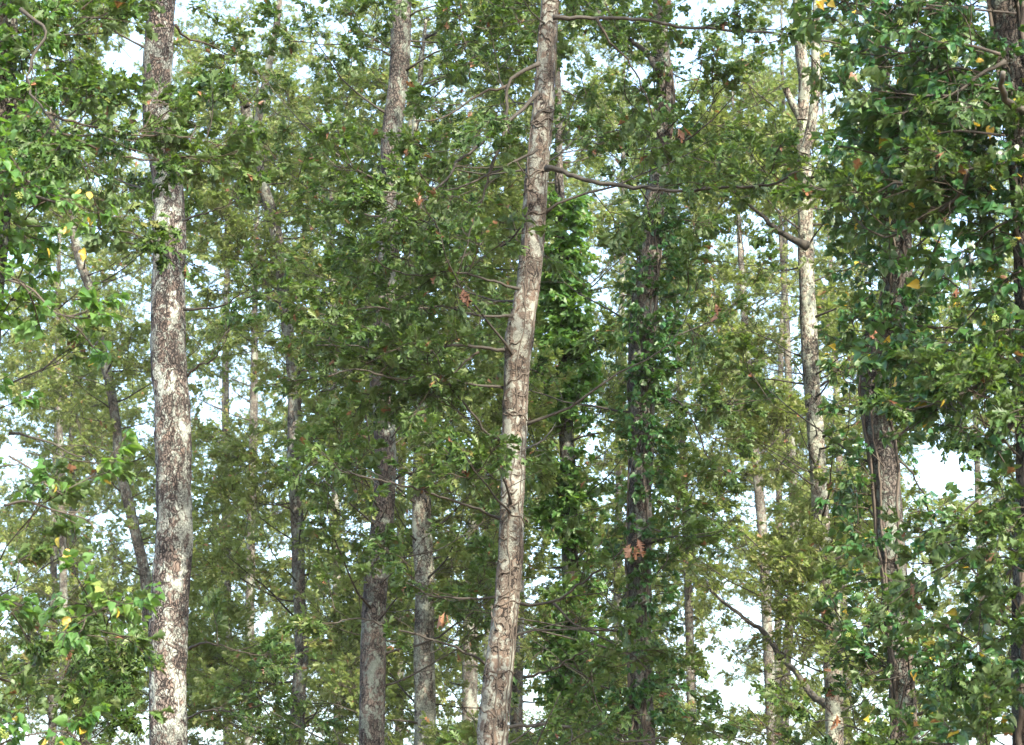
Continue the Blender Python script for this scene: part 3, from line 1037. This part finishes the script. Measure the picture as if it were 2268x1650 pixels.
tM = tree('oak_tree', 'big dark oak trunk at the upper right corner, hung with ivy', 13, M_, None, 'bark_dark', [
    ([(2225, 137), (2204, 147), (2165, 167), (2142, 188), (2101, 215), (2057, 212), (2005, 208)], 5, 2, -0.2, BR, .5),
    ([(2220, 350), (2183, 352), (2142, 376), (2091, 390), (2026, 410), (1978, 405), (1937, 431), (1903, 427)], 5, 2, 0.0, BR, .5),
    ([(2142, 376), (2125, 430), (2100, 455), (2050, 480), (2010, 510), (1960, 525), (1910, 500)], 5, 2, 0.2, BR, .5),
    ([(2280, 250), (2250, 240), (2228, 220), (2218, 190), (2222, 160)], 9, 6, -0.6, PB, 0),
    ([(2260, 830), (2207, 839), (2159, 856), (2101, 883), (2057, 897), (2022, 907)], 4, 2, -0.3, BR, .8),
    ([(2260, 900), (2234, 941), (2221, 972), (2204, 985), (2159, 979), (2128, 982)], 5, 2.5, -0.3, BR, .8),
    ([(2260, 1240), (2210, 1290), (2160, 1340), (2120, 1420)], 4, 2, -0.5, BR, 1.3),
], nl=46, seed=23, kind='oak', expand_n=300, lens=(0.5, 1.25), side=3.8)
tN = tree('oak_tree', 'ivy-smothered oak trunk at the left edge behind bright leaves', 13, N_, None, 'bark_dark', [
    ([(45, 20), (103, 72), (75, 120), (63, 171), (68, 208), (99, 246), (137, 294), (164, 328), (201, 376)], 4, 1.5, -0.5, BR, 1.2),
    ([(100, 250), (200, 280), (300, 300), (380, 300), (450, 310), (510, 325)], 3, 1.5, 0.9, TW, 1.1),
    ([(137, 294), (240, 340), (330, 355), (420, 350), (480, 365)], 3, 1.5, 1.1, TW, 1.1),
    ([(40, 285), (96, 290), (137, 299), (219, 301), (290, 330)], 3.5, 1.5, 0.2, BR, 1.3),
    ([(30, 420), (100, 440), (171, 465), (219, 505), (249, 533), (300, 540)], 3.5, 1.5, 0.0, BR, 1.3),
    ([(20, 960), (80, 970), (150, 1000), (190, 1010)], 3, 1.5, 0.0, BR, 1.2),
    ([(10, 1330), (80, 1350), (150, 1370), (230, 1400)], 4, 1.5, -0.2, BR, 1.3),
], nl=27, seed=24, kind='oak', expand_n=300, lens=(0.6, 1.3), side=0.2, step=0.24)

# ------------------------------------------------------------------ fainter trees farther back
FAR = [
    ('thin far trunk showing in the bright gap right of the thick bare trunk', 46, [(505, 500, 6), (500, 800, 8), (500, 1100, 9), (505, 1680, 11)], [(740, 1120, .8)]),
    ('second thin far trunk behind the gap right of the thick bare trunk', 44, [(565, 620, 6), (562, 900, 9), (556, 1200, 10), (548, 1680, 12)], [(830, 1320, .7), (1560, 1640, .7)]),
    ('thin dark far trunk in the clearing left of the pale lichen-covered trunk', 40, [(1500, 760, 6), (1512, 1000, 8), (1524, 1300, 9), (1535, 1680, 11)], [(1020, 1150, .6), (1280, 1480, .8)]),
    ('far trunk beside the bright opening left of the pale lichen-covered trunk', 38, [(1652, 750, 8), (1668, 960, 10), (1690, 1200, 11), (1712, 1680, 13)], [(950, 1180, .8)]),
    ('dark far trunk crossing the gap just left of the pale lichen-covered trunk', 40, [(1742, 700, 7), (1750, 950, 9), (1760, 1200, 10), (1740, 1500, 11), (1735, 1680, 12)], [(1080, 1180, .7), (1390, 1560, .8)]),
    ('sunlit thin trunk rising behind leaves near the upper right of the centre', 48, [(1737, 300, 4), (1740, 550, 5), (1728, 850, 6), (1722, 1680, 9)], [(540, 620, .8), (760, 860, .8)]),
    ('slight far trunk seen just left of the leaning central trunk, mid height', 42, [(1120, 300, 5), (1124, 540, 6), (1128, 680, 7), (1090, 1100, 9), (1080, 1680, 11)], [(530, 670, .7)]),
    ('far grey trunk low at the left edge, darker than its neighbour', 50, [(120, 1100, 7), (118, 1400, 9), (115, 1680, 10)], [(1410, 1640, .8)]),
    ('short stretch of dark far trunk low between ivy sprays and the thick trunk', 52, [(160, 1100, 7), (172, 1430, 9), (180, 1560, 9), (190, 1680, 10)], [(1430, 1570, .8)]),
    ('faint far trunk behind the lower left ivy sprays', 48, [(128, 700, 6), (132, 950, 7), (138, 1150, 8), (145, 1680, 10)], [(960, 1260, .6)]),
    ('distant trunk in the wood behind the grey high-forking oak', 54, [(735, 500, 6), (742, 1000, 9), (750, 1680, 11)], [(1000, 1200, .3)]),
    ('distant trunk in the right part beyond the forked ivy-stemmed oak', 50, [(2160, 900, 6), (2170, 1200, 8), (2185, 1680, 10)], [(1500, 1600, .3)]),
    ('thin distant trunk close to the right of the pale lichen-covered trunk', 46, [(1835, 480, 5), (1850, 800, 7), (1865, 1200, 8), (1880, 1680, 10)], [(560, 640, .7), (1290, 1450, .5)]),
    ('distant trunk behind the ivy-clad dark trunk', 50, [(1380, 500, 6), (1372, 1000, 8), (1365, 1680, 10)], [(900, 1000, .3)]),
    ('distant trunk left of the mottled pale oak trunk', 56, [(905, 400, 6), (890, 1000, 8), (884, 1680, 10)], [(900, 1000, .2)]),
]
for i, (lab, D, path, bare) in enumerate(FAR):
    TRUNKS.append((lab, D, path, bare))
for i, (lab, D, path, bare) in enumerate(FAR):
    tree('oak_tree', lab, D, path, None, 'bark_far', [], nl=56, seed=60 + i, kind='far', top=6.0, fine=False, group='thin oaks farther back in the wood', lens=(1.0, 2.8), step=0.36)

SIDE = [(6.5, 3.5), (-2.5, -5.0), (10.5, 8.0), (3.0, -7.5)]  # unseen oaks, added out of frame to dapple the near trunks with shade
for i, (x, y) in enumerate(SIDE):
    gz = ground_z(x, y)
    H = 17 + 5 * rng.random()
    rg_ = np.random.default_rng(300 + i)
    p3 = [np.array([x, y, gz - 0.1]), np.array([x + 0.2, y, gz + 5]), np.array([x + 0.3 * rg_.normal(), y + 0.2, gz + 11]), np.array([x + 0.5 * rg_.normal(), y, gz + H])]
    root = empty('oak_tree', (x, y, gz), 'unseen oak added beside the view so its crown shades the near trunks', 'tree', 'unseen oaks added for shade')
    bpy.context.view_layer.update()
    rad = [0.24, 0.18, 0.13, 0.03]
    trunk_mesh(p3, rad, root, M['bark_rough'], 400 + i, 0.2, 12)
    g, sprays = Geo(), []
    for z in np.linspace(gz + 5.5, gz + H, 26):
        a = rg_.uniform(0, 2 * math.pi)
        limb(g, at_height(p3, z), np.array([math.cos(a), math.sin(a), rg_.uniform(0, .5)]), rg_.uniform(1.2, 3.0), 0.025, rg_, sprays, step=0.34, sides=4)
    o = g.build('limbs', M['branch'], root)
    o['kind'] = 'stuff'
    pos, R, scl = spray_arrays(sprays, rg_)
    u, v, d = proj(pos)
    ok = ~((d > 0) & (u > -60) & (u < 2330) & (v > -60) & (v < 1710))
    foliage_obj('foliage', 'oak', pos[ok], R[ok], scl[ok] * 1.1, root)

# ------------------------------------------------------------------ climbing ivy
def on_trunk(p3, rad, z):
    p = np.array(p3)
    o = np.argsort(p[:, 2])
    return np.array([np.interp(z, p[o, 2], p[o, k]) for k in range(3)]), float(np.interp(z, p[o, 2], np.array(rad)[o]))


def zof(v, D, y):                        # world height of photo row v on the upright plane y
    q = np.array(P(1134, v, D)) - np.array(CAM)
    return CAM[2] + q[2] * (y - CAM[1]) / q[1]


def climb_stem(p3, rad, z0, z1, a0, turns, r, rg, wob=0.28, ds=0.07, lift=0.6):
    n = max(4, int(abs(z1 - z0) / ds))
    out = []
    a = a0
    w = 0.0
    for i in range(n + 1):
        z = z0 + (z1 - z0) * i / n
        w += rg.normal(0, wob * 0.35)
        w *= 0.94
        c, R = on_trunk(p3, rad, z)
        an = a0 + turns * 2 * math.pi * i / n + w
        out.append(c + np.array([math.cos(an), math.sin(an), 0]) * (R * 1.03 + r * lift))
    return np.array(out)


def ivy(name, label, tr, D, v_lo, v_hi, stems, kind, n, reach, group=None, expand_n=0, face=None, rungs=0, shoots=(), sr=(0.010, 0.018), only=None, umb=0, dead=False, seed=5, mat='ivy_stem', scl=(0.8, 1.25), own=None):
    root_t, p3, rad = tr
    rg = np.random.default_rng(seed)
    y = root_t.location.y
    zl, zh = zof(v_lo, D, y), zof(v_hi, D, y)
    base, _ = on_trunk(p3, rad, root_t.location.z + 0.1)
    root = empty(name, Vector(base) + Vector((0.0, -0.25, 0)), label, 'ivy', group)
    bpy.context.view_layer.update()
    for s in range(stems):
        a0 = rg.uniform(math.pi * 1.05, math.pi * 1.95)
        r = rg.uniform(*sr)
        q = climb_stem(p3, rad, root_t.location.z + 0.2 if not dead else zl, zh, a0, rg.uniform(-0.25, 0.25), r, rg)
        g = Geo()
        g.tube(q, np.linspace(r, r * 0.6, len(q)), 6)
        g.build('stem', M[mat], root)
    for s in range(rungs):                # thin shoots that girdle the trunk
        z = rg.uniform(zl, zh)
        a0 = rg.uniform(math.pi * 0.9, math.pi * 1.3)
        span = rg.uniform(1.2, 3.2)
        k = 14
        z2 = z + rg.normal(0.0, 0.10)
        r = rg.uniform(0.0035, 0.0075)
        q = []
        for i in range(k + 1):
            c, R = on_trunk(p3, rad, z + (z2 - z) * i / k + 0.015 * math.sin(i * 0.9 + s))
            an = a0 + span * i / k
            q.append(c + np.array([math.cos(an), math.sin(an), 0]) * (R * 1.04 + r * 0.6))
        g = Geo()
        g.tube(q, np.full(len(q), r), 5)
        g.build('shoot', M[mat], root)
    sprays = []
    for s in shoots:
        pts_, r0, d0, d1 = s
        m = len(pts_)
        q = [np.array(P(u, v, d0 + (d1 - d0) * i / (m - 1))) for i, (u, v) in enumerate(pts_)]
        qq, rr = catmull(q, np.linspace(px(r0, d0), px(r0 * 0.4, d0), m), 0.05)
        g = Geo()
        limb(g, None, None, 0, 0, rg, sprays, step=0.10, sub=0.25, gap=0.1, pts=(qq, rr))
        g.build('shoot', M[mat], root)
    for i in range(n):
        z = rg.uniform(zl, zh)
        if only is not None and rg.random() > only((z - zl) / (zh - zl)):
            continue
        c, R = on_trunk(p3, rad, z)
        a = rg.uniform(0, 2 * math.pi) if face is None else rg.normal(face[0], face[1])
        o = np.array([math.cos(a), math.sin(a), 0])
        dist = R * 1.02 + reach * rg.random() ** 1.5
        d = o + np.array([0, 0, rg.uniform(-0.5, 0.8)]) + rg.normal(0, 0.35, 3)
        sprays.append((c + o * dist, d))
    if sprays:
        pos, Rm, sc = spray_arrays(sprays, rg, *scl)
        k = thin(pos, own=own, pad=10)
        pos, Rm, sc = pos[k], Rm[k], sc[k]
        if umb:
            u, v, d = proj(pos)
            ok = np.where((u > 0) & (u < 2268) & (v > 0) & (v < 1650))[0]
            ok = ok[np.argsort(d[ok])][:umb * 3]
            for j in rng.permutation(ok)[:umb]:
                tip = Rm[j] @ (np.array([0.34, 0, 0.03]) * sc[j]) + pos[j]
                umbel(root, tip, 0.020 * rng.uniform(0.8, 1.2))
        if expand_n:
            expand(root, kind, pos, Rm, sc, expand_n)
        else:
            foliage_obj('foliage', kind, pos, Rm, sc, root)
    return root


UMB_ME = None


def umbel(parent, p, r):
    """a globe of small buds on rays"""
    global UMB_ME
    if UMB_ME is None:
        g = Geo()
        gr = math.pi * (3 - math.sqrt(5))
        for i in range(18):
            z = 1 - 2 * (i + 0.5) / 18
            q = math.sqrt(1 - z * z)
            c = np.array([q * math.cos(gr * i), q * math.sin(gr * i), z]) * 0.95
            s = 0.26
            V = [c + np.array(e) * s for e in ((1, 0, 0), (-1, 0, 0), (0, 1, 0), (0, -1, 0), (0, 0, 1), (0, 0, -1))]
            F = [(0, 2, 4), (2, 1, 4), (1, 3, 4), (3, 0, 4), (2, 0, 5), (1, 2, 5), (3, 1, 5), (0, 3, 5)]
            g.add(V, F)
            g.tube([np.zeros(3), c], [0.06, 0.05], 3, cap=False)
        g.tube([np.array([-1.6, 0, -0.8]), np.zeros(3)], [0.09, 0.09], 3, cap=False)
        UMB_ME = g.mesh('flower_head', M['umbel'])
    o = bpy.data.objects.new('flower_head', UMB_ME)
    COL.objects.link(o)
    o.parent = parent
    o.matrix_parent_inverse = Matrix.Translation(-parent.location)
    o.location = Vector(p)
    o.scale = (r, r, r)
    o.rotation_euler = (rng.uniform(0, 3), rng.uniform(0, 3), rng.uniform(0, 3))


ivy('ivy_vine', 'leafless brown ivy stems winding round the slender central trunk', tB, 17, 1680, -20, 3, 'climb', 6, 0.05, dead=True, rungs=46, seed=31, sr=(0.005, 0.010), face=(4.71, .8))
ivy('ivy_vine', 'dark ivy with thick twisted stems on the forked oak beside the big ivy mass', tE, 17, 1680, 120, 4, 'ivy', 620, 0.26, own='E', face=(4.9, 1.5), seed=32, sr=(0.012, 0.024), rungs=10, expand_n=300,
    only=lambda f: 0.6 if f < 0.45 else (0.6 if f < 0.68 else 1.0), umb=18)
ivy('ivy_vine', 'small-leaved ivy thick on the dark trunk right of the central one', tF, 22, 1640, 150, 3, 'climb', 520, 0.14, own='F', seed=33, sr=(0.012, 0.02), expand_n=300,
    only=lambda f: 0.95 if (f < 0.12 or 0.16 < f < 0.30 or 0.36 < f < 0.75) else 0.3, face=(5.1, 1.1), rungs=8, scl=(.8, 1.2))
ivy('ivy_vine', 'bright leafy ivy column on the thin trunk just right of the central one', tH, 27, 1660, 450, 2, 'sunlit_tint_climb', 760, 0.20, own='H', face=(4.8, 1.1), seed=34, expand_n=200, scl=(1., 1.5))
ivy('ivy_vine', 'broad flowering ivy mass with scattered yellow leaves at the upper right', tM, 13, 1700, -60, 4, 'ivy', 460, 0.60, only=lambda f: 1.0 if f > 0.42 else 0.35, seed=35, sr=(0.012, 0.03), expand_n=300, umb=46,
    face=(3.6, .9), shoots=[
        ([(2215, 120), (2139, 99), (2101, 106), (2046, 106), (2002, 118), (1968, 106), (1934, 96), (1900, 60)], 4, 12.8, 13.4),
        ([(2225, 200), (2142, 188), (2101, 215), (2057, 212), (2005, 208), (1950, 180)], 3, 12.8, 13.6),
        ([(2225, 300), (2120, 290), (2040, 300), (1960, 270), (1900, 250)], 3, 12.7, 13.6),
        ([(2225, 360), (2142, 376), (2091, 390), (2026, 410), (1978, 405), (1937, 431), (1903, 427)], 3, 12.7, 13.6),
        ([(2142, 376), (2125, 430), (2100, 455), (2050, 480), (2010, 510), (1960, 525), (1910, 500)], 3, 12.8, 13.6),
        ([(2250, 480), (2180, 520), (2150, 560), (2080, 600)], 3, 12.8, 13.4),
        ([(2260, 600), (2200, 640), (2150, 700), (2090, 760)], 3, 12.8, 13.5),
        ([(2260, 720), (2190, 760), (2120, 800), (2060, 820)], 3, 12.8, 13.5),
        ([(2260, 830), (2207, 839), (2159, 856), (2101, 883), (2057, 897), (2022, 907)], 3, 12.7, 13.5),
        ([(2260, 920), (2221, 972), (2204, 985), (2159, 979), (2128, 982)], 3, 12.7, 13.2),
        ([(2250, 30), (2150, 20), (2050, 10), (1960, -10)], 3, 12.8, 13.4),
        ([(2120, 290), (2080, 330), (2020, 350), (1960, 360), (1930, 340)], 3, 13, 13.8),
        ([(2200, 170), (2120, 150), (2060, 160), (1990, 60), (1930, 20), (1880, 5)], 3, 13, 13.8)])
ivy('ivy_vine', 'light green ivy hanging in sprays along the left edge', tN, 13, 1700, -60, 4, 'lightivy', 260, 0.25, only=lambda f: 1.0 if f > 0.5 else 0.18, seed=36, sr=(0.012, 0.022), expand_n=300, umb=16,
    face=(5.4, .9), shoots=[
        ([(20, 620), (70, 640), (120, 690), (175, 705)], 3, 12.2, 11.8),
        ([(20, 380), (60, 400), (110, 430)], 3, 12.4, 12.0),
        ([(20, 1010), (70, 1040), (110, 1080), (150, 1090)], 3, 12.2, 11.8),
        ([(10, 1120), (60, 1110), (120, 1130), (190, 1150), (215, 1180)], 3, 12.0, 11.6),
        ([(150, 1370), (200, 1360), (235, 1345)], 2, 12.0, 11.6),
        ([(-20, 1660), (20, 1640), (80, 1625), (140, 1620), (190, 1640)], 3, 11.5, 11.2)])

# ------------------------------------------------------------------ single coloured leaves the photograph shows
def odd_leaves(parent, spots, kind, mat, size):
    for u, v, D, n in spots:
        for k in range(n):
            p = np.array(P(u, v, D)) + (rng.normal(0, 0.035, 3) if k else 0)
            R = frame((rng.normal(0, 0.4), rng.normal(-0.2, 0.3), -1), rng.uniform(0, 3))
            add_leaf(parent, p, R, size * rng.uniform(0.8, 1.15), kind, int(rng.integers(0, 6)), M[mat])


odd_leaves(tN[0], [(200, 425, 12.4, 2), (186, 562, 12.3, 2), (105, 550, 12.2, 1), (155, 1218, 11.8, 2), (130, 1190, 11.9, 1), (150, 1365, 11.8, 2), (90, 375, 12.2, 1), (100, 1636, 11.2, 1)],
           'ivy', 'yellow_leaf', 0.066)
odd_leaves(tB[0], [(938, 440, 16.0, 3), (1025, 640, 16.2, 6), (985, 1355, 15.8, 4), (1585, 672, 15.6, 2), (1505, 285, 16, 4), (1400, 1212, 16.1, 5)], 'oak', 'brown_leaf', 0.12)
odd_leaves(tE[0], [(1925, 722, 16.4, 3), (2120, 638, 15.5, 1), (1850, 1590, 16.0, 3)], 'oak', 'brown_leaf', 0.12)
odd_leaves(tM[0], [(1812, 3, 12.6, 2), (1838, 4, 12.6, 2), (2088, 880, 12.4, 1), (2195, 410, 12.4, 1)], 'ivy', 'yellow_leaf', 0.066)

# ------------------------------------------------------------------ the wood beyond
def woodland(name, d0, d1, n, seed, sc):
    rg = np.random.default_rng(seed)
    pos, dirs = [], []
    # crowns on a jittered grid; clumps inside every crown
    while len(pos) < n:
        d = rg.uniform(d0, d1)
        u = rg.uniform(-500, 2768)
        x = (u - 1134) / 1134 * TANH * d
        c0 = np.array([x, d * math.cos(PITCH) * 1.04, 0])
        gz = ground_z(x, c0[1])
        H = rg.uniform(22, 38)
        for k in range(24):
            cz = gz + H * rg.uniform(0.12, 1.0)
            rr = 2.6 * math.sqrt(max(0.15, 1 - ((cz - gz) / H - 0.5) ** 2 * 3))
            c = np.array([c0[0] + rg.normal(0, rr * 0.7), c0[1] + rg.normal(0, rr * 0.7), cz])
            m = int(rg.integers(8, 22))
            q = c + rg.normal(0, 1, (m, 3)) * np.array([0.8, 0.8, 0.35])
            pos.extend(q)
            dirs.extend((q - c) + np.array([0, 0, 0.2]) + rg.normal(0, 0.3, (m, 3)))
    pos = np.array(pos)
    R = np.array([frame(x, rg.normal(0, 0.5)) for x in dirs])
    k = thin(pos, pad=14)
    foliage_obj(name, 'far', pos[k], R[k], rg.uniform(0.8, 1.3, len(pos))[k] * sc)


woodland('distant_woodland', 50, 85, 17000, 81, 1.0)
bpy.data.objects['distant_woodland']['label'] = 'mass of sunlit oak foliage filling the wood beyond the trunks'
bpy.data.objects['distant_woodland']['category'] = 'woodland'

# ------------------------------------------------------------------ the air between the trees
hz, ht, ho = NT('haze')
pv = ht.nodes.new('ShaderNodeVolumePrincipled')
pv.inputs['Density'].default_value = 0.0002
pv.inputs['Color'].default_value = (0.92, 0.95, 0.90, 1)
pv.inputs['Anisotropy'].default_value = 0.1
ht.links.new(pv.outputs[0], ho.inputs['Volume'])
g = Geo()
x0, x1, y0, y1, z0, z1 = -230, 230, -130, 910, -3.0, 62
g.add([(x, y, z) for x in (x0, x1) for y in (y0, y1) for z in (z0, z1)], [(0, 1, 3, 2), (4, 6, 7, 5), (0, 4, 5, 1), (2, 3, 7, 6), (0, 2, 6, 4), (1, 5, 7, 3)])
ob = g.build('haze', hz, smooth=False)
ob['kind'] = 'stuff'
print('objects', len(bpy.data.objects))
